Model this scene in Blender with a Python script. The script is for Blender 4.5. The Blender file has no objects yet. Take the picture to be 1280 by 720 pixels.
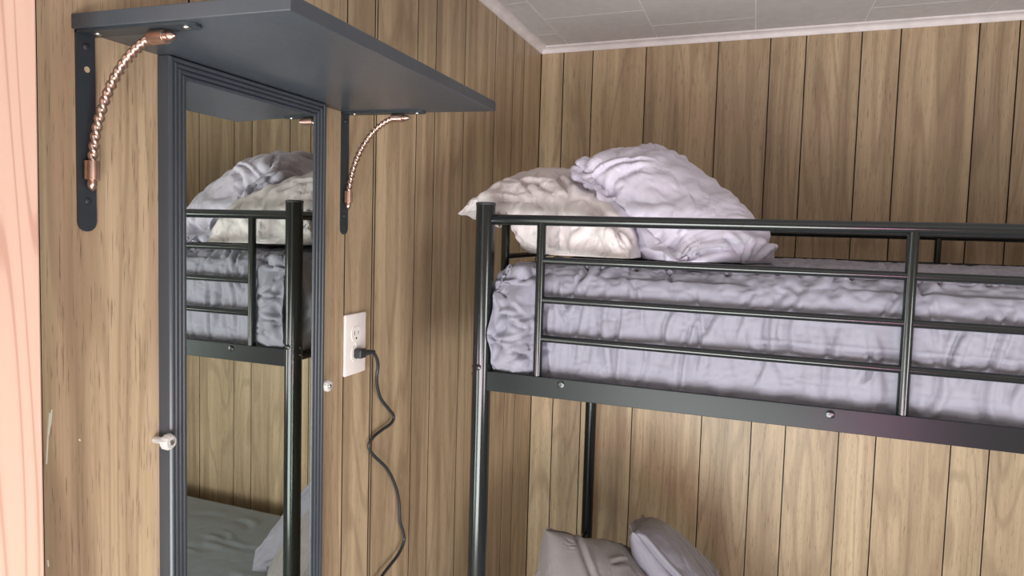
import bpy, bmesh, math, random
import numpy as np
from mathutils import Vector, Matrix, noise

C = bpy.context.scene.collection
SC = bpy.context.scene
H = 1.6                      # camera height above the floor

# ---------------------------------------------------------------- camera
cam_d = bpy.data.cameras.new('camera')
cam = bpy.data.objects.new('camera', cam_d); C.objects.link(cam)
yaw, pitch, roll = -0.353, -0.0605, 0.0279
Fv = Vector((math.sin(yaw)*math.cos(pitch), math.cos(yaw)*math.cos(pitch), math.sin(pitch)))
R0 = Fv.cross(Vector((0, 0, 1))).normalized(); U0 = R0.cross(Fv)
Rv = R0*math.cos(roll) + U0*math.sin(roll); Uv = -R0*math.sin(roll) + U0*math.cos(roll)
M = Matrix((Rv, Uv, -Fv)).transposed().to_4x4()
M.translation = Vector((0.723, -2.2, H))
cam.matrix_world = M
cam_d.sensor_width = 36; cam_d.lens = 818.65/1280*36; cam_d.shift_y = -20/1280
cam_d.clip_start = 0.02
SC.camera = cam

# ---------------------------------------------------------------- light
SC.view_settings.view_transform = 'Standard'; SC.view_settings.look = 'None'
SC.view_settings.gamma = 1; SC.view_settings.use_curve_mapping = False
SC.view_settings.exposure = 0.12
w = bpy.data.worlds.new('world'); SC.world = w; w.use_nodes = True
w.node_tree.nodes['Background'].inputs[0].default_value = (0.93, 0.95, 1.0, 1)
w.node_tree.nodes['Background'].inputs[1].default_value = 0.6

def area(name, loc, target, sx, sy, power, col):
    d = bpy.data.lights.new(name, 'AREA'); d.shape = 'RECTANGLE'; d.size = sx; d.size_y = sy
    d.energy = power; d.color = col
    o = bpy.data.objects.new(name, d); C.objects.link(o); o.location = loc
    o.rotation_euler = (Vector(target)-Vector(loc)).to_track_quat('-Z', 'Y').to_euler()
    return o
# daylight from the window behind the camera, a small pink glow beside it, and the open doorway in the left wall
area('window_light', (0.60, -2.92, 0.68), (0.70, 0, 0.9), 1.05, 1.15, 62, (0.93, 1.0, 0.965))
area('doorway_light', (0.02, -2.26, 1.0), (1.5, -2.26, 1.0), 0.8, 1.7, 10, (0.86, 1.0, 0.97))
area('curtain_light', (1.22, -2.88, 0.87), (1.0, -1.0, 1.3), 0.22, 0.20, 5, (1.0, 0.38, 0.72))
area('side_fill_light', (2.60, -2.65, 0.95), (0, -1.85, 1.2), 0.8, 0.8, 32, (0.93, 1.0, 0.98))  # added soft fill lamp on the right, lifts the left wall

# ---------------------------------------------------------------- helpers
def tag(o, label=None, cat=None, group=None, kind=None):
    if label: o['label'] = label
    if cat: o['category'] = cat
    if group: o['group'] = group
    if kind: o['kind'] = kind
    return o
def empty(name, loc, label, cat, group=None):
    o = bpy.data.objects.new(name, None); C.objects.link(o); o.location = loc
    o.empty_display_size = 0.05
    return tag(o, label, cat, group)
def obj(name, me, mat, parent=None, smooth=False, loc=None):
    """link a mesh; mesh data is in world coordinates unless loc is given"""
    o = bpy.data.objects.new(name, me); C.objects.link(o)
    if not me.materials: me.materials.append(mat)
    if smooth:
        for p in me.polygons: p.use_smooth = True
    if loc is not None: o.location = loc
    if parent:
        o.parent = parent
        base = parent
        off = Vector((0, 0, 0))
        while base:
            off += Vector(base.location); base = base.parent
        o.location = Vector(o.location) - off
    return o
def mk(vs, fs):
    me = bpy.data.meshes.new('m'); me.from_pydata([tuple(v) for v in vs], [], fs); me.update(); return me
def frombm(bm):
    me = bpy.data.meshes.new('m'); bmesh.ops.recalc_face_normals(bm, faces=bm.faces); bm.to_mesh(me); bm.free(); return me
def box_bm(bm, a, b, bev=0.0, seg=2):
    a = Vector(a); b = Vector(b)
    r = bmesh.ops.create_cube(bm, size=1)
    vs = r['verts']
    for v in vs: v.co = Vector([(a[i]+b[i])/2 + v.co[i]*(b[i]-a[i]) for i in range(3)])
    if bev > 0:
        es = list({e for v in vs for e in v.link_edges})
        bmesh.ops.bevel(bm, geom=es, offset=bev, segments=seg, affect='EDGES', profile=0.5)
def box(a, b, bev=0.0, seg=2):
    bm = bmesh.new(); box_bm(bm, a, b, bev, seg); return frombm(bm)
def shade_auto(o, ang=35):
    me = o.data
    for p in me.polygons: p.use_smooth = True
    bm = bmesh.new(); bm.from_mesh(me)
    for e in bm.edges:
        if len(e.link_faces) == 2 and e.calc_face_angle(0) > math.radians(ang): e.smooth = False
    bm.to_mesh(me); bm.free(); return o
def sweep_bm(bm, pts, rad, n=16, caps=True, shape=None):
    """tube along pts; rad float or list; shape(i, theta)->radius factor"""
    pts = [Vector(p) for p in pts]; N = len(pts)
    rr = rad if isinstance(rad, (list, tuple)) else [rad]*N
    T = [(pts[min(i+1, N-1)]-pts[max(i-1, 0)]).normalized() for i in range(N)]
    up = Vector((0, 0, 1)) if abs(T[0].z) < 0.9 else Vector((1, 0, 0))
    u = T[0].cross(up).normalized()
    rings = []
    for i in range(N):
        u = (u - T[i]*u.dot(T[i])).normalized(); v = T[i].cross(u)
        ring = []
        for k in range(n):
            th = 2*math.pi*k/n
            r = rr[i]*(shape(i, th) if shape else 1)
            ring.append(bm.verts.new(pts[i] + u*math.cos(th)*r + v*math.sin(th)*r))
        rings.append(ring)
    for i in range(N-1):
        for k in range(n):
            bm.faces.new((rings[i][k], rings[i][(k+1) % n], rings[i+1][(k+1) % n], rings[i+1][k]))
    if caps:
        bm.faces.new(rings[0][::-1]); bm.faces.new(rings[-1])
def tube(pts, rad, n=18, shape=None):
    bm = bmesh.new(); sweep_bm(bm, pts, rad, n, True, shape); return frombm(bm)
def tobj(name, pts, rad, mat, parent, n=18, shape=None):
    return shade_auto(obj(name, tube(pts, rad, n, shape), mat, parent), 50)

cam_p = Vector((0.723, -2.2, 0))
def ray(x, y): return Fv + Rv*((x-640)/818.65) - Uv*((y-340)/818.65)
def onx(x, y, X):                      # point of the wall-side plane x = X seen there in the photograph
    r = ray(x, y); return cam_p + r*((X-cam_p.x)/r.x) + Vector((0, 0, H))
# ---------------------------------------------------------------- materials
def s2l(c): return tuple(((x/255)/12.92 if x/255 <= .04045 else ((x/255+.055)/1.055)**2.4) for x in c)
def base_mat(name, rgb, rough=0.5, metal=0.0, spec=0.5):
    m = bpy.data.materials.new(name); m.use_nodes = True
    b = m.node_tree.nodes['Principled BSDF']
    b.inputs['Base Color'].default_value = (*s2l(rgb), 1)
    b.inputs['Roughness'].default_value = rough; b.inputs['Metallic'].default_value = metal
    b.inputs['Specular IOR Level'].default_value = spec
    return m, m.node_tree, b
def N(nt, t, **kw):
    n = nt.nodes.new(t)
    for k, v in kw.items():
        if k in n.inputs.keys(): n.inputs[k].default_value = v
        else: setattr(n, k, v)
    return n
def L(nt, a, b): nt.links.new(a, b)
def ramp(nt, fac, stops):
    r = nt.nodes.new('ShaderNodeValToRGB'); e = r.color_ramp.elements
    while len(e) < len(stops): e.new(0.5)
    for i, (p, c) in enumerate(stops):
        e[i].position = p; e[i].color = (*c, 1) if len(c) == 3 else c
    L(nt, fac, r.inputs[0]); return r
def mixc(nt, f, a, b, mode='MIX'):
    n = nt.nodes.new('ShaderNodeMix'); n.data_type = 'RGBA'; n.blend_type = mode
    for s, i in ((f, 0), (a, 6), (b, 7)):
        if hasattr(s, 'links'): L(nt, s, n.inputs[i])
        else: n.inputs[i].default_value = s
    return n.outputs[2]
def coords(nt, scale, rnd=True):
    tc = N(nt, 'ShaderNodeTexCoord'); vec = tc.outputs['Object']
    if rnd:
        oi = N(nt, 'ShaderNodeObjectInfo')
        mu = N(nt, 'ShaderNodeMath', operation='MULTIPLY'); mu.inputs[1].default_value = 41.7
        L(nt, oi.outputs['Random'], mu.inputs[0])
        ad = N(nt, 'ShaderNodeVectorMath', operation='ADD')
        L(nt, vec, ad.inputs[0]); L(nt, mu.outputs[0], ad.inputs[1]); vec = ad.outputs[0]
    def sc(s):
        mp = N(nt, 'ShaderNodeMapping'); mp.inputs['Scale'].default_value = s
        L(nt, vec, mp.inputs[0]); return mp.outputs[0]
    return sc(scale), sc

def wood_panel():
    m, nt, b = base_mat('wood_panel', (178, 148, 114), 0.42)
    v1, sc = coords(nt, (9, 9, 0.9))
    tone = N(nt, 'ShaderNodeTexNoise', Scale=1.0, Detail=3.0, Roughness=0.55); L(nt, sc((26, 26, 1.0)), tone.inputs['Vector'])
    # cathedral contours
    cn = N(nt, 'ShaderNodeTexNoise', Scale=1.0, Detail=1.5, Roughness=0.45); L(nt, v1, cn.inputs['Vector'])
    mul = N(nt, 'ShaderNodeMath', operation='MULTIPLY'); mul.inputs[1].default_value = 60; L(nt, cn.outputs[0], mul.inputs[0])
    sn = N(nt, 'ShaderNodeMath', operation='SINE'); L(nt, mul.outputs[0], sn.inputs[0])
    contour = ramp(nt, sn.outputs[0], [(0.0, (0, 0, 0)), (0.45, (0.0, 0.0, 0.0)), (1.0, (1, 1, 1))])
    fib = N(nt, 'ShaderNodeTexNoise', Scale=1.0, Detail=4.0, Roughness=0.7); L(nt, sc((330, 330, 5)), fib.inputs['Vector'])
    por = N(nt, 'ShaderNodeTexNoise', Scale=1.0, Detail=2.0, Roughness=0.6); L(nt, sc((520, 520, 22)), por.inputs['Vector'])
    pores = ramp(nt, por.outputs[0], [(0.60, (0, 0, 0)), (0.70, (1, 1, 1))])
    c = ramp(nt, tone.outputs[0], [(0.28, s2l((146, 121, 94))), (0.5, s2l((180, 154, 122))), (0.72, s2l((206, 180, 146)))])
    f1 = N(nt, 'ShaderNodeMath', operation='MULTIPLY'); k1 = N(nt, 'ShaderNodeMath', operation='MULTIPLY'); k1.inputs[1].default_value = 0.75; L(nt, contour.outputs[0], k1.inputs[0]); L(nt, k1.outputs[0], f1.inputs[0]); L(nt, fib.outputs[0], f1.inputs[1])
    c2 = mixc(nt, f1.outputs[0], c.outputs[0], (*s2l((122, 94, 68)), 1))
    c3 = mixc(nt, 0.22, c2, ramp(nt, fib.outputs[0], [(0.3, (0.12, 0.08, 0.05)), (0.7, (0.62, 0.48, 0.33))]).outputs[0], 'MIX')
    pf = N(nt, 'ShaderNodeMath', operation='MULTIPLY'); pf.inputs[1].default_value = 0.6; L(nt, pores.outputs[0], pf.inputs[0])
    c4 = mixc(nt, pf.outputs[0], c3, (*s2l((84, 62, 46)), 1))
    oi = N(nt, 'ShaderNodeObjectInfo')
    hv = N(nt, 'ShaderNodeHueSaturation')
    mr = N(nt, 'ShaderNodeMapRange'); mr.inputs['To Min'].default_value = 0.88; mr.inputs['To Max'].default_value = 1.12
    L(nt, oi.outputs['Random'], mr.inputs[0]); L(nt, mr.outputs[0], hv.inputs['Value']); L(nt, c4, hv.inputs['Color'])
    hv.inputs['Saturation'].default_value = 0.95
    L(nt, hv.outputs[0], b.inputs['Base Color'])
    bp = N(nt, 'ShaderNodeBump', Strength=0.25, Distance=0.0006); L(nt, fib.outputs[0], bp.inputs['Height']); L(nt, bp.outputs[0], b.inputs['Normal'])
    rr = ramp(nt, fib.outputs[0], [(0.3, (0.33,)*3), (0.7, (0.5,)*3)]); L(nt, rr.outputs[0], b.inputs['Roughness'])
    return m
def door_wood():
    m, nt, b = base_mat('door_wood', (236, 190, 166), 0.45)
    v1, sc = coords(nt, (14, 14, 1.1), False)
    cn = N(nt, 'ShaderNodeTexNoise', Scale=1.0, Detail=1.0, Roughness=0.4); L(nt, v1, cn.inputs['Vector'])
    mul = N(nt, 'ShaderNodeMath', operation='MULTIPLY'); mul.inputs[1].default_value = 60; L(nt, cn.outputs[0], mul.inputs[0])
    sn = N(nt, 'ShaderNodeMath', operation='SINE'); L(nt, mul.outputs[0], sn.inputs[0])
    r = ramp(nt, sn.outputs[0], [(0.0, s2l((224, 186, 168))), (0.80, s2l((221, 182, 164))), (0.98, s2l((204, 160, 143)))])
    L(nt, r.outputs[0], b.inputs['Base Color'])
    return m
def noisy(name, rgb, rough, amt=0.06, scale=20, bump=0.0, bscale=300, bdist=0.0005, metal=0, spec=0.5, sc=(1, 1, 1)):
    m, nt, b = base_mat(name, rgb, rough, metal, spec)
    v1, f = coords(nt, sc)
    n = N(nt, 'ShaderNodeTexNoise', Scale=float(scale), Detail=4.0); L(nt, v1, n.inputs['Vector'])
    c = s2l(rgb)
    r = ramp(nt, n.outputs[0], [(0.3, tuple(max(0, x*(1-amt*2)) for x in c)), (0.7, tuple(min(1, x*(1+amt)) for x in c))])
    L(nt, r.outputs[0], b.inputs['Base Color'])
    if bump:
        n2 = N(nt, 'ShaderNodeTexNoise', Scale=float(bscale), Detail=3.0); L(nt, v1, n2.inputs['Vector'])
        bp = N(nt, 'ShaderNodeBump', Strength=bump, Distance=bdist); L(nt, n2.outputs[0], bp.inputs['Height']); L(nt, bp.outputs[0], b.inputs['Normal'])
    return m
def fabric(name, rgb, sheen=0.2, crease=1.0):
    m, nt, b = base_mat(name, rgb, 0.72, 0, 0.3)
    b.inputs['Sheen Weight'].default_value = sheen
    v1, f = coords(nt, (1, 1, 1))
    hs = []
    for sc_, dist, st in ((4.0, 0.6, 1.0), (9.0, 0.5, 0.35)):
        n = N(nt, 'ShaderNodeTexNoise', Scale=sc_, Detail=2.5, Roughness=0.55, Distortion=dist); L(nt, v1, n.inputs['Vector'])
        sb = N(nt, 'ShaderNodeMath', operation='SUBTRACT'); sb.inputs[1].default_value = 0.5; L(nt, n.outputs[0], sb.inputs[0])
        ab = N(nt, 'ShaderNodeMath', operation='ABSOLUTE'); L(nt, sb.outputs[0], ab.inputs[0])
        rp = ramp(nt, ab.outputs[0], [(0.0, (0, 0, 0)), (0.05, (0.7, 0.7, 0.7)), (0.16, (1, 1, 1))])
        mu = N(nt, 'ShaderNodeMath', operation='MULTIPLY'); mu.inputs[1].default_value = st; L(nt, rp.outputs[0], mu.inputs[0]); hs.append(mu.outputs[0])
    ad = N(nt, 'ShaderNodeMath', operation='ADD'); L(nt, hs[0], ad.inputs[0]); L(nt, hs[1], ad.inputs[1])
    bp = N(nt, 'ShaderNodeBump', Strength=0.30*crease, Distance=0.005); L(nt, ad.outputs[0], bp.inputs['Height']); L(nt, bp.outputs[0], b.inputs['Normal'])
    return m
WOOD = wood_panel(); DOORW = door_wood()
PANELPLAIN = noisy('panel_plain', (190, 166, 138), 0.5, 0.1, 5, sc=(8, 8, 1))
GROOVE = noisy('groove_dark', (46, 36, 30), 0.8)
TILE = noisy('ceiling_tile', (204, 199, 200), 0.9, 0.03, 40, 0.5, 380, 0.001)
JOINT = noisy('tile_joint', (240, 236, 236), 0.8)
CROWN = noisy('white_trim', (232, 224, 226), 0.45)
FLOORM = noisy('floor_carpet', (140, 130, 122), 0.9, 0.1, 60, 0.4, 300)
BLACK = noisy('black_enamel', (24, 28, 30), 0.16, 0.05, 8, 0.06, 220, 0.0004)
FRAMEM = noisy('black_frame', (58, 63, 71), 0.32, 0.05, 8)
SHELFM = noisy('black_painted_wood', (66, 71, 79), 0.32, 0.10, 6, 0.35, 60, 0.0012, sc=(1, 1, 1))
BRKM = noisy('black_iron', (48, 54, 60), 0.42, 0.06, 30)
COPPER = noisy('brushed_copper', (214, 184, 172), 0.28, 0.10, 60, metal=1.0)
STEEL = noisy('steel_screw', (190, 190, 190), 0.3, metal=1.0)
WHITEP = noisy('white_plastic', (240, 232, 230), 0.35, 0.01)
SLOTM = noisy('slot_dark', (40, 36, 36), 0.7)
RAILM = noisy('black_satin', (30, 33, 35), 0.27, 0.05, 8, 0.06, 220, 0.0004, spec=0.16)
RUBBER = noisy('black_rubber', (44, 46, 50), 0.45)
LILAC = fabric('lilac_cotton', (190, 184, 200))
PALE = fabric('pale_cotton', (204, 195, 197))
TAUPE = fabric('taupe_cotton', (120, 113, 114))
GREYF = fabric('grey_blanket', (140, 148, 158), 0.2, 0.6)
SMOKE = fabric('smoky_lilac_cotton', (126, 122, 134))
DUVC = fabric('duvet_cotton', (138, 136, 150))
MATT = fabric('mattress_ticking', (210, 206, 204))
MIRR, _, bb = base_mat('mirror_silver', (214, 222, 216), 0.0, 1.0)
bb.inputs['Roughness'].default_value = 0.012
CLEAR, _, bb = base_mat('clear_plastic', (245, 240, 240), 0.12)
bb.inputs['Transmission Weight'].default_value = 0.55; bb.inputs['IOR'].default_value = 1.49

# ---------------------------------------------------------------- room shell
CZ = H + 0.64
def struct(name, me, mat, label=None, smooth=False):
    o = obj(name, me, mat, None, smooth); o['kind'] = 'structure'
    if label: o['label'] = label; 
    return o
floor = struct('floor', box((-0.05, -2.95, -0.06), (3.0, 0.05, 0.0)), FLOORM, 'floor of the small panelled bunk room')
wallB = struct('wall_back', box((-0.05, 0.004, 0.0), (3.0, 0.05, CZ+0.02)), GROOVE, 'wood panelled wall behind the bunk bed')
wallA = struct('wall_left', box((-0.05, -2.95, 0.0), (-0.004, 0.004, CZ+0.02)), GROOVE, 'wood panelled wall with shelf, mirror and outlet')
ceil = struct('ceiling', box((-0.05, -2.95, CZ+0.0012), (3.0, 0.05, CZ+0.05)), JOINT, 'pale tiled ceiling')
g = 0.0017
def dark_edges(o, axis):
    o.data.materials.append(GROOVE)
    for p in o.data.polygons:
        if abs(p.normal[axis]) > 0.9: p.material_index = 1
bx = [0.001, .0815, .183, .3615, .588, .741, .8415, .9915, 1.092, 1.284, 1.378]
bx += [1.378+d for d in (.19, .415, .57, .67, .82, .92, 1.11, 1.205, 1.40, 1.62)]
for a, b in zip(bx[:-1], bx[1:]):
    me = box((a+g-(a+b)/2, -0.004, -CZ/2), (b-g-(a+b)/2, 0.004, CZ/2))
    o = obj('plank', me, WOOD, None, loc=((a+b)/2, 0.0, CZ/2)); o.parent = wallB; dark_edges(o, 0)
ay = [-0.0055, -.178, -.276, -.424, -.632, -.795, -.884, -1.049, -1.058, -1.152, -1.30, -1.40, -1.514, -1.715, -1.80, -1.98, -2.19, -2.35, -2.45, -2.60, -2.71, -2.95]
for a, b in zip(ay[:-1], ay[1:]):
    me = box((-0.004, b+g-(a+b)/2, -CZ/2), (0.0, a-g-(a+b)/2, CZ/2))
    o = obj('plank', me, WOOD, None, loc=(0, (a+b)/2, CZ/2)); o.parent = wallA; dark_edges(o, 1)
wallR = struct('wall_right', box((3.0, -3.00, 0.0), (3.05, 0.05, CZ+0.02)), PANELPLAIN, 'wood toned wall on the right, outside the photograph')
wallC = struct('wall_front', box((-0.05, -3.00, 0.0), (3.05, -2.95, CZ+0.02)), PANELPLAIN, 'wood toned wall behind the camera')
SCUFF = base_mat('pale_scuff', (226, 222, 210), 0.6)[0]
for pts_ in ([(58, 580), (59.5, 548), (62, 516)], [(60, 545), (63, 530), (64.5, 512)], [(59.5, 700), (60.5, 708)], [(99, 548.5), (100, 551)]):
    o = obj('scuff_mark', tube([onx(x_, y_, 0.0002) for x_, y_ in pts_], 0.0009, 6), SCUFF, None); o.parent = wallA
# tiles: 12 inch, running bond
tl = 0.298; first = 0.0995
tile_me = box((-tl/2+.0018, -tl/2+.0018, 0), (tl/2-.0018, tl/2-.0018, 0.001))
for i in range(-1, 10):
    for j in range(0, 9):
        cx = first + tl*(i+0.5) + (0 if i >= 0 else 0)
        cy = (-0.146 if i % 2 else -0.293) + tl*0.5 - tl*j
        o = obj('ceiling_tile', tile_me, TILE, None, loc=(cx, cy, CZ)); o.parent = ceil
# crown trim: cove profile
def profile_extrude(prof, A, B, ux, uz=Vector((0, 0, 1))):
    """prof: list of (u, z); extruded from A to B; ux direction of u"""
    A = Vector(A); B = Vector(B); ux = Vector(ux); n = len(prof)
    vs = [A+ux*p+uz*q for p, q in prof] + [B+ux*p+uz*q for p, q in prof]
    fs = [(i, (i+1) % n, n+(i+1) % n, n+i) for i in range(n)] + [tuple(range(n))[::-1], tuple(range(n, 2*n))]
    bm = bmesh.new(); vv = [bm.verts.new(v) for v in vs]
    for f in fs: bm.faces.new([vv[i] for i in f])
    return frombm(bm)
cove = [(0, 0)] + [(0.0, -0.022), (0.004, -0.022), (0.005, -0.018)] + [(0.005+0.012*(1-math.cos(t)), -0.018+0.012*math.sin(t)) for t in [math.pi/2*k/6 for k in range(1, 7)]] + [(0.022, -0.005), (0.022, 0)]
t1 = struct('trim_1', profile_extrude(cove, (0.0, -0.004, CZ), (3.0, -0.004, CZ), (0, -1, 0)), CROWN, 'white cove moulding along the top of the back wall')
t2 = struct('trim_2', profile_extrude(cove, (0.0, -2.95, CZ), (0.0, -0.004, CZ), (1, 0, 0)), CROWN, 'white cove moulding along the top of the left wall')
shade_auto(t1, 40); shade_auto(t2, 40)
# door board at the far left edge
door = struct('door_1', box((0.0005, -1.835, 0.01), (0.05, -1.747, 2.02), 0.002, 2), DOORW, 'pale pinkish wooden door casing at the left edge')

# ---------------------------------------------------------------- shelf
sh = empty('wall_shelf', (0, -1.41, H+0.2123), 'dark painted wooden shelf board above the tall mirror', 'shelf')
y0, y1, D, th, sag = -1.676, -1.146, 0.297, 0.0165, 0.0065
bm = bmesh.new(); box_bm(bm, (0.0, y0, 0), (D, y1, th), 0.0012, 2)
for v in bm.verts: v.co.z += H+0.2123 - sag*v.co.x/D
obj('board', frombm(bm), SHELFM, sh)

# ---------------------------------------------------------------- brackets
def bracket(yc, label, hole=False):
    zt = H+0.2118
    r = empty('shelf_bracket', (0, yc, H), label, 'bracket')
    w2 = 0.0112; t = 0.0028
    # wall flange with rounded lower end
    bm = bmesh.new()
    out = [(w2, zt)] + [(w2*math.cos(a), H-0.0015-w2*math.sin(a)+0) for a in [math.pi*k/12 for k in range(13)]] + [(-w2, zt)]
    f = [bm.verts.new((0.0003, yc+p, q)) for p, q in out]; b_ = [bm.verts.new((t, yc+p, q)) for p, q in out]
    n = len(out)
    bm.faces.new(f); bm.faces.new(b_[::-1])
    for i in range(n): bm.faces.new((f[i], f[(i+1) % n], b_[(i+1) % n], b_[i]))
    obj('wall_flange', frombm(bm), BRKM, r)
    # arm under the shelf (follows its sag)
    bm = bmesh.new(); La = 0.168
    out = [(0.0, w2), (La-w2, w2)] + [(La-w2+w2*math.sin(a), w2*math.cos(a)) for a in [math.pi*k/10 for k in range(1, 10)]] + [(La-w2, -w2), (0.0, -w2)]
    zz = lambda x: H+0.2120 - sag*x/D
    f = [bm.verts.new((p, yc+q, zz(p))) for p, q in out]; b_ = [bm.verts.new((p, yc+q, zz(p)-t)) for p, q in out]; n = len(out)
    bm.faces.new(f); bm.faces.new(b_[::-1])
    for i in range(n): bm.faces.new((f[i], f[(i+1) % n], b_[(i+1) % n], b_[i]))
    obj('arm', frombm(bm), BRKM, r)
    # twisted copper rod, a quarter round
    xb, xt, zb, ztp = 0.0105, 0.108, H+0.062, H+0.199
    pts = []
    for k in range(181):
        a = math.pi/2*k/180
        ca, sa = math.cos(a), math.sin(a)
        t_ = k/180; lx, lz = xb+(xt-xb)*t_, zb+(ztp-zb)*t_
        px_, pz_ = xt-(xt-xb)*ca, zb+(ztp-zb)*sa
        pts.append((0.80*px_+0.20*lx, yc, 0.80*pz_+0.20*lz))
    rod = tobj('twisted_rod', pts, 0.0056, COPPER, r, 24, lambda i, th: 0.50+0.50*abs(math.cos(th + i*0.33)))
    for nm, A, d in (('lower', (xb, yc, zb), Vector((0, 0, -1))), ('upper', (xt, yc, ztp), Vector((1, 0, -0.02)))):
        A = Vector(A)
        tobj('ferrule', [A-d*0.006, A-d*0.0058, A+d*0.0155, A+d*0.016], [0.0072, 0.0080, 0.0080, 0.0072], COPPER, r, 20)
        ps = [A+d*(0.016+0.0125*(1-math.cos(math.pi/2*k/6))*0+0.0125*k/6) for k in range(7)]
        tobj('finial', ps, [0.0046, 0.0050, 0.0052, 0.0050, 0.0043, 0.0030, 0.0008], COPPER, r, 16)
        tobj('post_stub', [A+d*0.006, A+d*0.006+(Vector((-0.009, 0, 0)) if nm == 'lower' else Vector((0, 0, 0.0095)))], 0.003, BRKM, r, 10)
    for (p, d) in (((0.003, yc, H+0.196), (1, 0, 0)), ((0.003, yc, H+0.022), (1, 0, 0)), ((0.152, yc, zz(.152)-t), (0, 0, -1)), ((0.022, yc, zz(.022)-t), (0, 0, -1))):
        p = Vector(p); d = Vector(d)
        m = STEEL if d.z else BRKM
        tobj('screw', [p-d*0.0005, p+d*0.0008, p+d*0.0018, p+d*0.0022], [0.004, 0.004, 0.0028, 0.0008], m, r, 14)
    if hole: tobj('screw_hole', [(t-0.0002, yc+0.001, H+0.171), (t+0.0003, yc+0.001, H+0.171)], 0.0034, WOOD, r, 16)
    return r
bracket(-1.661, 'black shelf bracket with twisted copper brace, nearest the pinkish door casing', True)
bracket(-1.158, 'black shelf bracket with twisted copper brace, at the bed end of the shelf')

# ---------------------------------------------------------------- mirror
mr = empty('wall_mirror', (0, -1.402, H-1.04), 'tall narrow mirror in a ridged black frame under the shelf', 'mirror')
oy0, oy1, oz0, oz1 = -1.564, -1.241, H-1.04, H+0.2113
fw = 0.029; tz = 0.0255
prof = []          # (inward distance, height off the wall)
npf = 28
for k in range(npf+1):
    s = k/npf
    h = 0.0215 - 0.0045*s + 0.0019*abs(math.sin(math.pi*4*s+0.0))**0.6*(1 if 0.02 < s < 0.98 else 0)
    if s < 0.06: h -= 0.003
    prof.append((s, h))
prof = [(0, 0.0005)] + prof + [(1, 0.0165)]
def frame_piece(name, P):
    # P(s, h, end) -> point
    vs = [P(s, h, 0) for s, h in prof]+[P(s, h, 1) for s, h in prof]; n = len(prof)
    bm = bmesh.new(); v = [bm.verts.new(x) for x in vs]
    for i in range(n): bm.faces.new((v[i], v[(i+1) % n], v[n+(i+1) % n], v[n+i]))
    bm.faces.new(v[:n][::-1]); bm.faces.new(v[n:])
    return shade_auto(obj(name, frombm(bm), FRAMEM, mr), 40)
frame_piece('frame_side', lambda s, h, e: (h, oy0+fw*s, (oz1-tz*s) if e else (oz0+tz*s)))
frame_piece('frame_side', lambda s, h, e: (h, oy1-fw*s, (oz1-tz*s) if e else (oz0+tz*s)))
frame_piece('frame_top', lambda s, h, e: (h, (oy1-fw*s) if e else (oy0+fw*s), oz1-tz*s))
frame_piece('frame_bottom', lambda s, h, e: (h, (oy1-fw*s) if e else (oy0+fw*s), oz0+tz*s))
obj('glass', box((0.0110, oy0+fw-.003, oz0+tz-.003), (0.0168, oy1-fw+.003, oz1-tz+.003)), MIRR, mr)
def clip(yc, zc, inward, label):
    r = empty('mirror_clip', (0, yc, zc), label, 'clip')
    sh_ = lambda i, th: 1+0.10*abs(math.sin(6*th))
    tobj('rosette', [(0.020, yc, zc), (0.0205, yc, zc), (0.027, yc, zc), (0.030, yc, zc)], [0.0080, 0.0094, 0.0094, 0.0070], CLEAR, r, 48, sh_)
    tobj('stem', [(0.0005, yc, zc), (0.021, yc, zc)], 0.0045, CLEAR, r, 20)
    tobj('screw', [(0.0298, yc, zc), (0.0315, yc, zc), (0.032, yc, zc)], [0.0035, 0.003, 0.001], STEEL, r, 14)
clip(-1.571, H-0.283, 1, 'clear plastic clip on the left edge of the mirror frame')
clip(-1.234, H-0.281, -1, 'clear plastic clip on the right edge of the mirror frame')

# ---------------------------------------------------------------- outlet
oc_y, oc_z = -1.1195, H-0.2245
ol = empty('wall_outlet', (0, oc_y, oc_z), 'white duplex wall outlet between the mirror and the bed', 'outlet')
bm = bmesh.new(); box_bm(bm, (0.0, oc_y-0.0355, oc_z-0.0595), (0.0058, oc_y+0.0355, oc_z+0.0595), 0.0026, 3)
shade_auto(obj('cover_plate', frombm(bm), WHITEP, ol), 60)
def receptacle(zc):
    ring = []
    for k in range(40):
        a = 2*math.pi*k/40; yy = 0.0168*math.cos(a); z_ = 0.0168*math.sin(a)
        ring.append((yy, max(-0.0138, min(0.0138, z_))))
    bm = bmesh.new()
    a_ = [bm.verts.new((0.005, oc_y+p, zc+q)) for p, q in ring]; b_ = [bm.verts.new((0.0068, oc_y+p*.98, zc+q*.98)) for p, q in ring]
    for i in range(40): bm.faces.new((a_[i], a_[(i+1) % 40], b_[(i+1) % 40], b_[i]))
    bm.faces.new(b_); bm.faces.new(a_[::-1])
    rc = obj('receptacle', frombm(bm), WHITEP, ol)
    for dy, hh in ((-0.0062, 0.0042), (0.0062, 0.0034)):
        obj('slot', box((0.0066, oc_y+dy-0.0008, zc+0.002-hh), (0.0070, oc_y+dy+0.0008, zc+0.002+hh)), SLOTM, rc)
    obj('ground_hole', tube([(0.0066, oc_y, zc-0.0085), (0.0070, oc_y, zc-0.0085)], 0.0023, 12), SLOTM, rc)
receptacle(oc_z+0.0195); receptacle(oc_z-0.0195)
tobj('screw', [(0.0055, oc_y, oc_z), (0.0068, oc_y, oc_z), (0.0070, oc_y, oc_z)], [0.0033, 0.003, 0.0015], WHITEP, ol, 14)

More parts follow.
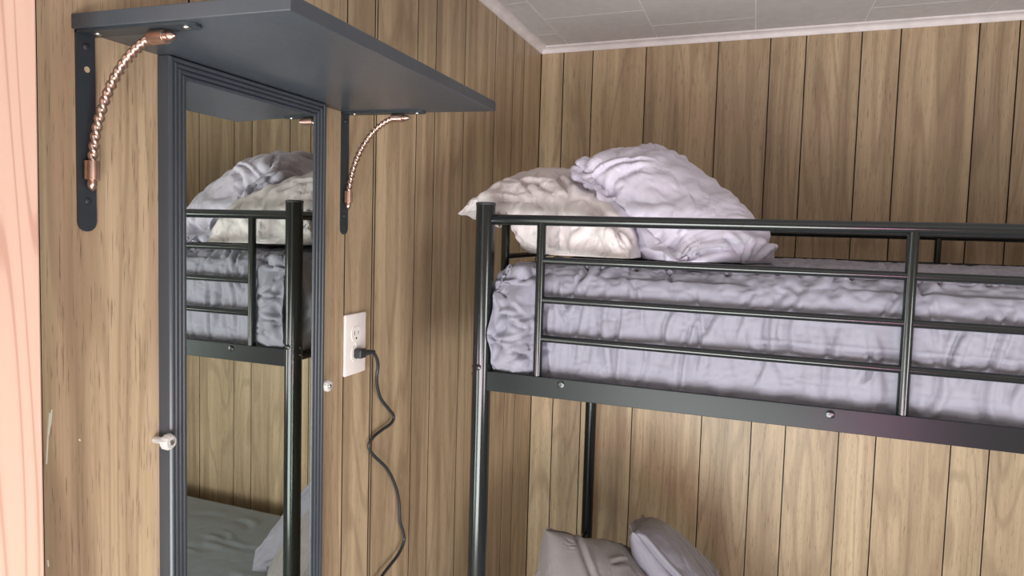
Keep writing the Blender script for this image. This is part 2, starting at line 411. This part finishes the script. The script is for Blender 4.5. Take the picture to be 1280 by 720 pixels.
# ---------------------------------------------------------------- power cord
pz = oc_z-0.0185
pc = empty('power_cord', (0.007, oc_y, pz), 'black power cord plugged into the white outlet and hanging down the wall', 'cord')
bm = bmesh.new(); box_bm(bm, (0.0072, oc_y-0.010, pz-0.0085), (0.024, oc_y+0.011, pz+0.0095), 0.003, 3)
shade_auto(obj('plug', frombm(bm), RUBBER, pc), 50)
tobj('strain_relief', [(0.018, oc_y+.006, pz), (0.022, oc_y+0.017, pz), (0.025, oc_y+0.024, pz), (0.0265, oc_y+0.033, pz-0.001)], [0.0062, 0.0055, 0.0042, 0.0038], RUBBER, pc, 16)
cp = [(467, 441, .0265), (471, 448, .026), (472.5, 458, .022), (471, 470, .018), (471.5, 482, .014), (476, 498, .012), (485, 510, .012), (492, 520, .012), (489, 529, .012), (478, 537, .010), (467, 546, .010), (461, 557, .010), (467, 569, .010), (483, 585, .010), (493, 604, .010), (498.5, 625, .010), (500, 651, .010), (504, 665, .012), (505, 676, .013), (499, 691, .014), (488, 706, .016), (476, 722, .018), (462, 745, .02), (455, 790, .02), (458, 860, .02)]
cw = [onx(*q) for q in cp]
def catmull(P, n=10):
    out = []
    for i in range(len(P)-1):
        a = P[max(i-1, 0)]; b = P[i]; c = P[i+1]; d = P[min(i+2, len(P)-1)]
        for k in range(n):
            t = k/n
            out.append(0.5*((2*b)+(c-a)*t+(2*a-5*b+4*c-d)*t*t+(3*b-a-3*c+d)*t**3))
    out.append(P[-1]); return out
tobj('cord', catmull(cw, 7), 0.0034, RUBBER, pc, 12)

# ---------------------------------------------------------------- bunk bed
BX0, BX1, BF, BK = 0.239, 2.20, -1.04, -0.09
bed = empty('bunk_bed', ((BX0+BX1)/2, (BF+BK)/2, 0), 'black tubular metal bunk bed against the panelled back wall', 'bunk bed')
zr = [H+0.0235, H-0.0505, H-0.1237, H-0.1963]
PR = 0.0185
for x in (BX0, BX1):
    for y in (BF, BK):
        p = tobj('post', [(x, y, 0.0), (x, y, H+0.052)], PR, BLACK, bed, 32)
        tobj('end_cap', [(x, y, H+0.0505), (x, y, H+0.0545), (x, y, H+0.056)], [PR+0.0006, PR+0.0006, PR-0.003], RUBBER, p, 32)
        if y == BF:
            d = 1 if x == BX1 else -1
            for dx, dy, z in ((0, -1, H-0.259), (0, -1, H-1.21)):
                tobj('bolt', [(x, y-PR*0.97, z), (x, y-PR-0.0016, z), (x, y-PR-0.003, z)], [0.0058, 0.0058, 0.0030], BLACK, p, 16)
            for z in (H-0.262, H-0.277):
                tobj('bolt', [(x+d*PR*0.96, y, z), (x+d*(PR+0.002), y, z)], [0.003, 0.0022], BLACK, p, 10)
def hbar(name, y, z, x0, x1, r): return tobj(name, [(x0, y, z), (x1, y, z)], r, BLACK, bed, 20)
fy = BF
hbar('top_rail', fy, zr[0], BX0+PR*.8, BX1-PR*.8, 0.0098)
for z in zr[1:]:
    for a, b in ((0.352, 0.9515), (0.9515, 1.551), (1.551, 2.087)):
        o = hbar('guard_rail', fy, z, a+0.006, b-0.006, 0.0066)
for x in (0.352, 0.9515, 1.551, 2.087):
    tobj('upright', [(x, fy, H-0.268), (x, fy, zr[0]-0.004)], 0.0086, BLACK, bed, 20)
hbar('top_rail', BK, zr[0]-0.003, BX0+PR*.8, BX1-PR*.8, 0.0098)
for z in (H-0.058, H-0.13, H-0.20):
    hbar('guard_rail', BK, z, BX0+PR*.8, BX1-PR*.8, 0.0075)
for x in (0.60, 1.199, 1.80):
    tobj('upright', [(x, BK, H-0.268), (x, BK, zr[0]-0.006)], 0.0086, BLACK, bed, 20)
# ends, upper and lower
for x in (BX0, BX1):
    for zt, zb in ((zr[0], H-0.285), (0.60, 0.36)):
        tobj('end_rail', [(x, BF+PR*.8, zt), (x, BK-PR*.8, zt)], 0.0098, BLACK, bed, 20)
        tobj('end_rail', [(x, BF+PR*.8, zb), (x, BK-PR*.8, zb)], 0.0098, BLACK, bed, 20)
        for y in (-0.93, -0.20):
            tobj('end_upright', [(x, y, zb), (x, y, zt)], 0.0086, BLACK, bed, 20)
        for zf in ((zt-0.074, zt-0.15) if zt > 1 else (zt-0.08,)):
            tobj('end_bar', [(x, -0.93, zf), (x, -0.20, zf)], 0.0066, BLACK, bed, 16)
# side rails: L section plates
def side_rail(y, zt, s):
    hgt = 0.0375; t = 0.0022
    bm = bmesh.new()
    box_bm(bm, (BX0+PR*0.6, y-t/2*1, zt-hgt), (BX1-PR*0.6, y+t/2, zt), 0.0008, 2)
    box_bm(bm, (BX0+PR, y, zt-hgt), (BX1-PR, y+s*0.028, zt-hgt+t))
    box_bm(bm, (BX0+PR, y, zt-0.002), (BX1-PR, y+s*0.006, zt))
    r = obj('side_rail', frombm(bm), RAILM, bed)
    for x in (0.401, 0.850, 1.30, 1.75):
        tobj('screw', [(x, y-s*0.001, zt-0.010), (x, y-s*0.0026, zt-0.010), (x, y-s*0.0034, zt-0.010), (x, y-s*0.0028, zt-0.010)], [0.0068, 0.0066, 0.0040, 0.0020], BLACK, r, 20)
    return r
side_rail(BF-0.009, H-0.267, 1); side_rail(BK+0.009, H-0.267, -1)
side_rail(BF-0.009, 0.345, 1); side_rail(BK+0.009, 0.345, -1)
for zt in (H-0.303, 0.309):
    for k in range(10):
        x = 0.34+k*0.195
        obj('slat', box((x-0.012, BF-0.007, zt), (x+0.012, BK+0.007, zt+0.006), 0.001, 1), BLACK, bed)

# ---------------------------------------------------------------- cloth shapes
def wrinkle(P, periodic_u=False, ex=(1.04, 1.04), its=120, attract=0.02, noise_amp=0.004, noise_len=0.05, seed=1, collide=None, bend=0.35, aniso=(1, 1), w_attr=None):
    """buckle a smooth grid surface P[n,m,3] by giving its threads spare length"""
    rng = np.random.default_rng(seed)
    P0 = P.copy(); n, m = P.shape[:2]
    def normals(X):
        du = (np.roll(X, -1, 0)-np.roll(X, 1, 0)) if periodic_u else np.gradient(X, axis=0)
        dv = np.gradient(X, axis=1)
        Nn = np.cross(du, dv); return Nn/(np.linalg.norm(Nn, axis=2, keepdims=True)+1e-9)
    # smooth random field from sums of plane waves in 3d
    f = np.zeros((n, m))
    for k in range(60):
        d = rng.normal(size=3)*np.array([aniso[0], aniso[1], 1.0]); d /= np.linalg.norm(d)
        lam = noise_len*rng.uniform(0.6, 2.2)
        f += np.sin((P0@d)*2*math.pi/lam + rng.uniform(0, 6.28))
    f /= 60**0.5
    X = P0 + normals(P0)*(f*noise_amp)[..., None]
    offs = [((1, 0), ex[0], 1.0), ((0, 1), ex[1], 1.0), ((1, 1), None, 0.5), ((1, -1), None, 0.5), ((2, 0), ex[0], bend), ((0, 2), ex[1], bend), ((4, 0), ex[0], bend*.6), ((0, 4), ex[1], bend*.6)]
    def sl(o, L_):
        return (slice(0, L_-o), slice(o, L_)) if o >= 0 else (slice(-o, L_), slice(0, L_+o))
    pre = []
    for (a, b), e, wt in offs:
        vb, vb2 = sl(b, m)
        if periodic_u:
            ia = np.arange(n); ib = (ia+a) % n
        else:
            ia = np.arange(n-a); ib = ia+a
        D0 = P0[ib][:, vb2]-P0[ia][:, vb]
        if e is None:
            # diagonals: stretch by components
            r0 = np.linalg.norm(D0, axis=2)*((ex[0]+ex[1])/2)
        else: r0 = np.linalg.norm(D0, axis=2)*e
        pre.append((a, b, vb, vb2, r0, wt))
    tot = sum(2*w_ for *_, w_ in pre)
    V = np.zeros_like(X)
    wa = attract if w_attr is None else w_attr[..., None]
    for it in range(its):
        dX = np.zeros_like(X)
        for a, b, vb, vb2, r0, wt in pre:
            if periodic_u:
                A = X[:, vb]; B = np.roll(X, -a, 0)[:, vb2]
            else:
                A = X[:n-a, vb]; B = X[a:, vb2]
            d = B-A; l = np.linalg.norm(d, axis=2)+1e-9
            c = d*((l-r0)/l*0.5*wt)[..., None]
            if periodic_u:
                dX[:, vb] += c
                t = np.zeros_like(X); t[:, vb2] = c; dX -= np.roll(t, a, 0)
            else:
                dX[:n-a, vb] += c; dX[a:, vb2] -= c
        V = V*0.80 + dX*(1.6/tot)
        X = X + V
        X += (P0-X)*wa
        if collide: X = collide(X)
    return X
def creases(X, strokes, periodic_u=False):
    """fold lines: each stroke = (p0, p1, width, depth, bow); a sharp valley with a soft ridge on one side"""
    du = (np.roll(X, -1, 0)-np.roll(X, 1, 0)) if periodic_u else np.gradient(X, axis=0)
    Nn = np.cross(du, np.gradient(X, axis=1)); Nn /= (np.linalg.norm(Nn, axis=2, keepdims=True)+1e-9)
    cen = X.reshape(-1, 3).mean(0)
    if np.mean(np.sum(Nn*(X-cen), axis=2)) < 0: Nn = -Nn
    Hh = np.zeros(X.shape[:2])
    for p0, p1, wd, dp, bow, nrm in strokes:
        d = p1-p0; Ln = np.linalg.norm(d); d = d/Ln
        side = np.cross(nrm, d); side /= np.linalg.norm(side)+1e-9
        lo = np.minimum(p0, p1)-0.05; hi = np.maximum(p0, p1)+0.05
        ii = np.nonzero(((X > lo) & (X < hi)).all(axis=2))
        Q_ = X[ii]; q = Q_-p0; t = (q@d)/Ln; sd_ = q@side - bow*np.sin(np.clip(t, 0, 1)*3.14159)
        env = np.clip(t/0.25, 0, 1)*np.clip((1-t)/0.35, 0, 1)*(np.abs(q@nrm) < 0.05)
        env = env*env*(3-2*env)
        Hh[ii] += env*dp*(-np.exp(-np.abs(sd_)/wd) + 0.75*np.exp(-((sd_-2.2*wd)/(1.6*wd))**2) + 0.35*np.exp(-((sd_+2.8*wd)/(2.2*wd))**2))
    return X + Nn*Hh[..., None]
def upsample(X, periodic_u=False):
    def mid(A, per):
        n_ = A.shape[0]
        if per:
            m_ = (9*(A+np.roll(A, -1, 0))-np.roll(A, 1, 0)-np.roll(A, -2, 0))/16
            out = np.empty((2*n_,)+A.shape[1:]); out[0::2] = A; out[1::2] = m_; return out
        E_ = np.concatenate([2*A[:1]-A[1:2], A, 2*A[-1:]-A[-2:-1]], 0)
        m_ = (9*(A[:-1]+A[1:])-E_[:-3]-E_[3:])/16
        out = np.empty((2*n_-1,)+A.shape[1:]); out[0::2] = A; out[1::2] = m_; return out
    X = mid(X, periodic_u)
    return np.ascontiguousarray(mid(X.transpose(1, 0, 2), False).transpose(1, 0, 2))
def grid_mesh(X, periodic_u=False, close_v=False):
    n, m = X.shape[:2]
    fs = []
    nu = n if periodic_u else n-1
    for i in range(nu):
        i2 = (i+1) % n
        for j in range(m-1):
            fs.append((i*m+j, i2*m+j, i2*m+j+1, i*m+j+1))
    me = bpy.data.meshes.new('cloth'); me.from_pydata(X.reshape(-1, 3).tolist(), [], fs); me.update()
    me.polygons.foreach_set('use_smooth', [True]*len(me.polygons)); return me
def place(o, me_owner_loc):
    pass
def cloth_obj(name, X, mat, label, cat, group=None, periodic=False, origin=None, sub=0, flip=False):
    org = np.array(origin)
    me = grid_mesh(X-org, periodic)
    if flip: me.flip_normals()
    o = bpy.data.objects.new(name, me); C.objects.link(o); me.materials.append(mat); o.location = origin
    if sub:
        s = o.modifiers.new('sub', 'SUBSURF'); s.levels = sub; s.render_levels = sub
    return tag(o, label, cat, group)

def drape_grid(x0, x1, y0, y1, ztop, zbot, cell, rc, re, xfine=None, ctop=0.0):
    """sheet over a mattress: rounded edges (re) and rounded vertical corners (rc)"""
    hgt = ztop-zbot
    def axis(a, b, fine_to=None):
        xs = list(np.arange(0, hgt, cell)/hgt - 1)          # -1..0 side
        L_ = b-a; pts = []
        p = 0.0
        while p < L_:
            pts.append(p)
            c = cell if (fine_to is None or a+p < fine_to) else cell*(1+min(3, (a+p-fine_to)*8))
            p += c
        top = [q/L_ for q in pts]
        return xs, top
    sx, tx = axis(x0, x1, xfine); sy, ty = axis(y0, y1)
    U = np.array([(s, 0.0) for s in sx] + [(0.0, t) for t in tx] + [(0.0, 1.0)] + [(-s-1+1e-9 if False else -(s), 1.0) for s in sx[::-1]])
    Vv = np.array([(s, 0.0) for s in sy] + [(0.0, t) for t in ty] + [(0.0, 1.0)] + [(-(s), 1.0) for s in sy[::-1]])
    n, m = len(U), len(Vv)
    dropu = np.abs(U[:, 0])[:, None]*np.ones((1, m)); dropv = np.ones((n, 1))*np.abs(Vv[:, 0])[None]
    drop = np.maximum(dropu, dropv)*hgt                       # distance down the side
    fx = U[:, 1][:, None]*np.ones((1, m)); fy_ = np.ones((n, 1))*Vv[:, 1][None]
    cx, cy = (x0+x1)/2, (y0+y1)/2; hx, hy = (x1-x0)/2, (y1-y0)/2
    px = (fx*2-1)*hx; py = (fy_*2-1)*hy
    # at the four corners the flaps fold round the corner
    both = (dropu > 0) & (dropv > 0)
    mn = np.minimum(dropu, dropv)*hgt
    px = np.where(both & (dropv > dropu), px - np.sign(px)*0, px)
    Z = np.where(drop > 0, ztop-drop, ztop)
    # round: project to rounded box
    ax = np.abs(px); ay = np.abs(py)
    qx = np.minimum(ax, hx-rc); qy = np.minimum(ay, hy-rc)
    dx, dy = ax-qx, ay-qy; dl = np.hypot(dx, dy)+1e-9
    k = np.where(dl > rc, rc/dl, 1.0)
    ax = qx+dx*k; ay = qy+dy*k
    # edge distance for top rounding
    edge = np.minimum(np.where((dx > 0) & (dy > 0), rc-np.hypot(ax-qx, ay-qy), np.minimum(hx-ax, hy-ay)), 9)
    onside = drop > 0
    # arc-length across edge: s = -edge on top, +drop on side
    s = np.where(onside, drop, -edge)
    Lr = re*math.pi/2/2
    tt = np.clip((s+Lr)/(2*Lr), 0, 1)*math.pi/2
    inset = np.where(s < Lr, np.where(s > -Lr, re*(1-np.sin(tt)), -s - Lr + re), 0.0)
    zz = np.where(s < -Lr, ztop, np.where(s < Lr, ztop - re*(1-np.cos(tt)), ztop - re - (s-Lr)))
    # move along inward normal so that inset is honoured
    cur = np.where(onside, 0.0, edge)
    need = inset-cur
    nxn = np.where((dx > 0) & (dy > 0), dx/dl, np.where(hx-ax < hy-ay, 1.0, 0.0)); nyn = np.where((dx > 0) & (dy > 0), dy/dl, np.where(hx-ax < hy-ay, 0.0, 1.0))
    near = s > -Lr
    ax = np.where(near, ax-nxn*need, ax); ay = np.where(near, ay-nyn*need, ay)
    X = cx+np.sign(px)*ax; Y = cy+np.sign(py)*ay
    zz = zz + ctop*(1-(np.clip(np.abs(px)/hx, 0, 1))**4)*(1-(np.clip(np.abs(py)/hy, 0, 1))**4)
    return np.stack([X, Y, zz], axis=2), s

# upper duvet
def up_collide(X):
    x, y, z = X[..., 0], X[..., 1], X[..., 2]
    dz = np.min(np.abs(z[..., None]-np.array(zr)), axis=-1)
    lim = -1.031 - np.clip((dz-0.012)/0.02, 0, 1)*0.004
    lim = lim*1.0
    lim = np.minimum(lim, np.where(np.abs(x-0.9515) < 0.012, -1.029, lim))
    loose = (x < 0.335)
    lim = np.where(loose, -1.030-0.045*np.clip((0.335-x)/0.025, 0, 1)*np.clip((z-(H-0.29))/0.04, 0, 1)*np.clip(((H-0.10)-z)/0.05, 0, 1), lim)
    # keep round the front post
    y = np.maximum(y, lim)
    ddx, ddy = x-0.239, y+1.04; rr_ = np.hypot(ddx, ddy)+1e-9
    kk = np.where(rr_ < 0.0225, 0.0225/rr_, 1.0); x = 0.239+ddx*kk; y = -1.04+ddy*kk
    z = np.maximum(z, H-0.300)
    return np.stack([x, y, z], axis=2)
Pd, sd = drape_grid(0.258, 2.15, -1.020, -0.115, H-0.064, H-0.292, 0.0052, 0.06, 0.045, 1.3, 0.012)
# left end sags and bulges a little past the posts
x = Pd[..., 0]; y = Pd[..., 1]; z = Pd[..., 2]
k = np.clip((0.36-x)/0.10, 0, 1)*np.clip((H-0.06-z)/0.05, 0, 1)*np.clip((z-(H-0.30))/0.05, 0, 1)
Pd[..., 1] -= 0.050*k*np.clip((-0.8-y)/0.15, 0, 1)
bulge = np.exp(-((z-(H-0.19))/0.07)**2)*np.clip((0.30-x)/0.04, 0, 1)
Pd[..., 0] -= 0.050*bulge*np.clip((-0.5-y)/0.3, 0, 1)
# lumpy filling
def lump(P, amp, lam, seed):
    out = np.zeros(P.shape[:2]); sh = P.shape
    rng = np.random.default_rng(seed)
    for k_ in range(24):
        d = rng.normal(size=3); d /= np.linalg.norm(d); out += np.sin((P@d)*2*math.pi/(lam*rng.uniform(.6, 1.6))+rng.uniform(0, 6.28))
    return amp*out/24**0.5
Pd[..., 2] += lump(Pd, 0.006, 0.35, 3)*(sd < 0)
Xd = wrinkle(Pd, False, (1.045, 1.03), 150, 0.012, 0.004, 0.10, 5, up_collide, 0.35, (1.6, 0.6))
rg = random.Random(4); st = []
x_ = 0.30
while x_ < 1.6:                          # gathers down the front face
    z0_ = rg.choice([H-0.08, H-0.075, H-0.12, H-0.17]); ln = rg.uniform(0.06, 0.20)
    sl_x = rg.uniform(-0.05, 0.03)
    st.append((np.array([x_, -1.03, z0_]), np.array([x_+sl_x, -1.03, z0_-ln]), rg.uniform(.0026, .005), rg.uniform(.005, .011), rg.uniform(-.016, .016), np.array([0, -1.0, 0])))
    x_ += rg.choice([0.014, 0.02, 0.03, 0.045, 0.06])
x_ = 0.28
while x_ < 1.7:                          # crinkles running in over the top edge
    a_ = rg.uniform(-0.06, 0.06); ln = rg.uniform(0.05, 0.16); yy = rg.choice([-1.03, -1.0, -0.93, -0.8, -0.6])
    st.append((np.array([x_, yy, H-0.064]), np.array([x_+a_, yy+ln, H-0.06]), rg.uniform(.0035, .006), rg.uniform(.005, .010), rg.uniform(-.02, .02), np.array([0, 0, 1.0])))
    x_ += rg.uniform(0.008, 0.03)
for k in range(16):                      # the slack left end
    z0_ = H-rg.uniform(0.09, 0.26); x_ = rg.uniform(0.23, 0.30)
    st.append((np.array([x_, -1.05, z0_]), np.array([x_+rg.uniform(.05, .10), -1.05, z0_+rg.uniform(-0.06, 0.04)]), rg.uniform(.003, .006), rg.uniform(.006, .012), rg.uniform(-.012, .012), np.array([0, -1.0, 0])))
# the long stitched seam
for k in range(14):
    st.append((np.array([0.72+k*.07, -1.03, H-0.176-.0004*k]), np.array([0.82+k*.07, -1.03, H-0.1765]), .0022, .0035, 0.0, np.array([0, -1.0, 0])))
Xd = creases(upsample(Xd), st)
Xd = up_collide(Xd)
cloth_obj('duvet', Xd, DUVC, 'pale lilac duvet crumpled over the upper bunk', 'duvet', origin=(1.2, -0.57, H-0.29))
mt = empty('mattress', (1.2, -0.57, H-0.297), 'thin mattress under the lilac duvet on the upper bunk', 'mattress')
obj('mattress_body', box((0.29, -1.00, H-0.296), (2.12, -0.14, H-0.125), 0.03, 4), MATT, mt)

# lower bedding
mt2 = empty('mattress', (1.2, -0.57, 0.316), 'mattress of the lower bunk under the grey blanket', 'mattress')
obj('mattress_body', box((0.28, -1.00, 0.316), (2.15, -0.13, 0.425), 0.03, 4), MATT, mt2)
Pl, sl_ = drape_grid(0.268, 2.165, -1.022, -0.112, 0.452, 0.33, 0.011, 0.06, 0.03, None, 0.006)
Xl = wrinkle(Pl, False, (1.02, 1.02), 110, 0.03, 0.003, 0.16, 11, None, 0.4)
rg = random.Random(9); st = []
for k in range(40):
    a_ = rg.uniform(-0.5, 0.5); x_ = rg.uniform(0.5, 1.9); y_ = rg.uniform(-0.95, -0.2); ln = rg.uniform(.1, .35)
    st.append((np.array([x_, y_, 0.455]), np.array([x_+ln*math.cos(a_), y_+ln*math.sin(a_), 0.455]), rg.uniform(.008, .014), rg.uniform(.003, .006), rg.uniform(-.03, .03), np.array([0, 0, 1.0])))
Xl = creases(Xl, st)
cloth_obj('blanket', Xl, GREYF, 'plain grey blanket spread over the lower bunk', 'blanket', origin=(1.2, -0.57, 0.33), sub=1)

def pillow(name, mat, label, q, thick, nu=150, nv=130, ex=(1.035, 1.035), seed=1, nst=80, ruffle=0.007, flap=0.10, collide=None, group=None, fold=None, amp=0.006, lam=0.07, bias=0.5, attract=0.012, its=140, power=0.6):
    """q: corners (u0v0, u1v0, u1v1, u0v1); v runs seam end to open hem; u around"""
    q = [np.array(c, float)+np.array([0, 0, H]) for c in q]
    th = np.linspace(0, 2*math.pi, nu, endpoint=False)[:, None]; s = np.linspace(0, 1, nv)[None, :]
    c = np.cos(th); u = (np.sign(c)*np.abs(c)**0.85+1)/2*np.ones_like(s)
    side = np.sin(th)*np.ones_like(s)
    v = s*np.ones_like(th)
    Q = (q[0]*((1-u)*(1-v))[..., None]+q[1]*(u*(1-v))[..., None]+q[2]*(u*v)[..., None]+q[3]*((1-u)*v)[..., None])
    e1 = (q[1]+q[2]-q[0]-q[3]); e2 = (q[3]+q[2]-q[0]-q[1]); nn = np.cross(e1, e2); nn /= np.linalg.norm(nn)
    sv = np.clip((v)/(1-flap), 0, 1)
    prof_v = (4*sv*(1-sv))**power
    prof_v = np.where(v > 1-flap, 0.0, prof_v)+0.02
    T = thick*prof_v*np.abs(side)**0.7*np.sign(side)*np.where(side > 0, bias*2, (1-bias)*2)
    # concave edges between the corner ears
    pin = 0.10*(4*v*(1-v))
    Q = Q + (Q.mean(axis=(0, 1))-Q)*(0)[..., None] if False else Q
    P = Q+nn*T[..., None]
    tf = np.clip((v-(1-flap))/flap, 0, 1)[..., None]
    P = P + nn*(ruffle*np.sin(u*15.0+seed)+0.5*ruffle*np.sin(u*31+2*seed))[..., None]*tf
    if fold is not None: P = fold(P, u, v)
    P[..., 2] += lump(P, 0.004, 0.2, seed+7)
    if collide: P = collide(P)
    X = wrinkle(P, True, ex, its, attract, amp, lam, seed, collide, 0.35)
    rg = random.Random(seed); st = []
    dU = np.roll(X, -1, 0)-np.roll(X, 1, 0); dV = np.gradient(X, axis=1); NN = np.cross(dU, dV); NN /= np.linalg.norm(NN, axis=2, keepdims=True)+1e-9
    if np.mean(np.sum(NN*(X-X.reshape(-1, 3).mean(0)), axis=2)) < 0: NN = -NN
    for k in range(nst):
        i = rg.randrange(nu)
        if rg.random() < 0.6:            # pulls starting at the two hems
            j0 = rg.choice([1, nv-2]); j1 = int(j0+(1 if j0 == 1 else -1)*rg.uniform(0.2, 0.55)*nv); i1 = i+rg.randint(-14, 14)
        else:
            j0 = rg.randrange(10, nv-10); j1 = min(nv-1, max(0, j0+rg.randint(-35, 35))); i1 = i+rg.randint(-22, 22)
        p0 = X[i, j0]; p1 = X[i1 % nu, j1]
        if np.linalg.norm(p1-p0) < 0.04: continue
        st.append((p0, p1, rg.uniform(.003, .0065), rg.uniform(.004, .011), rg.uniform(-.015, .015), NN[(i+i1)//2 % nu, (j0+j1)//2]))
    def seam(Y):
        mir = (-np.arange(Y.shape[0])) % Y.shape[0]
        Y = Y.copy()
        for j_, wt_ in ((0, 1.0), (1, .6), (2, .3)):
            for jj in (j_, Y.shape[1]-1-j_):
                Y[:, jj] = Y[:, jj]*(1-wt_*.5)+Y[mir, jj]*wt_*.5
        return Y
    X = seam(X)
    X = seam(creases(upsample(X, True), st, True))
    if collide: X = collide(X)
    # close the two ends into flat seams
    org = tuple(X.reshape(-1, 3).mean(0)*np.array([1, 1, 0])+np.array([0, 0, X[..., 2].min()]))
    o = cloth_obj(name, X, mat, label, 'pillow', group, True, org, 0)
    me = o.data
    bm = bmesh.new(); bm.from_mesh(me)
    bmesh.ops.recalc_face_normals(bm, faces=bm.faces); bm.to_mesh(me); bm.free()
    for p in me.polygons: p.use_smooth = True
    return o
def floor_at(zf, ymin=-1.022, xmin=None):
    def f(X):
        X = X.copy(); X[..., 2] = np.maximum(X[..., 2], zf); X[..., 1] = np.maximum(X[..., 1], ymin)
        if xmin is not None: X[..., 0] = np.maximum(X[..., 0], xmin)
        return X
    return f
def head_rail(X):                     # the pale pillow lies on the head rail of the upper bunk
    X = X.copy()
    zl = np.where(X[..., 0] < 0.262, H+0.036, H-0.042)
    zl = np.where(X[..., 0] < 0.215, H-0.2, zl)
    X[..., 2] = np.maximum(X[..., 2], zl); X[..., 1] = np.maximum(X[..., 1], -1.022)
    return X
def hem_hang(P, u, v):
    t = np.clip((v-0.84)/0.16, 0, 1)
    P[..., 2] += 0.004*np.sin(math.pi*np.clip((v-0.55)/0.45, 0, 1)) - 0.045*t**1.5 + 0.012*np.clip((v-0.7)/0.2, 0, 1)
    P[..., 0] -= 0.012*t
    return P
pillow('pillow', PALE, 'pale pinkish white pillow slumped over the head rail of the upper bunk',
       [(0.51, -1.01, -0.045), (0.54, -0.52, -0.005), (0.165, -0.50, 0.085), (0.150, -0.95, 0.070)], 0.102, seed=21, collide=head_rail, bias=0.55, flap=0.12, fold=hem_hang, power=0.42)
pillow('pillow', LILAC, 'lilac pillow propped up on its side on top of the pale pillow',
       [(0.76, -0.80, -0.045), (0.475, -0.62, 0.185), (0.375, -0.96, 0.12), (0.60, -0.99, -0.055)], 0.088, seed=33, collide=floor_at(H-0.045), flap=0.10, power=0.42, nst=46, ruffle=0.006)
pillow('pillow', TAUPE, 'taupe grey pillow leaning at the head of the lower bunk',
       [(0.34, -0.95, -1.06), (0.68, -0.56, -1.10), (0.43, -0.50, -0.82), (0.295, -0.76, -0.69)], 0.08, seed=41, collide=floor_at(H-1.14), flap=0.02, ex=(1.02, 1.02), power=0.32, nst=16, ruffle=0.003)
pillow('pillow', SMOKE, 'purplish grey pillow with a turned up corner beside the taupe one on the lower bunk',
       [(0.76, -0.58, -1.10), (0.70, -0.18, -1.12), (0.44, -0.20, -0.86), (0.46, -0.60, -0.72)], 0.075, seed=52, collide=floor_at(H-1.14), flap=0.04, ex=(1.02, 1.02), power=0.42, nst=26, ruffle=0.004)
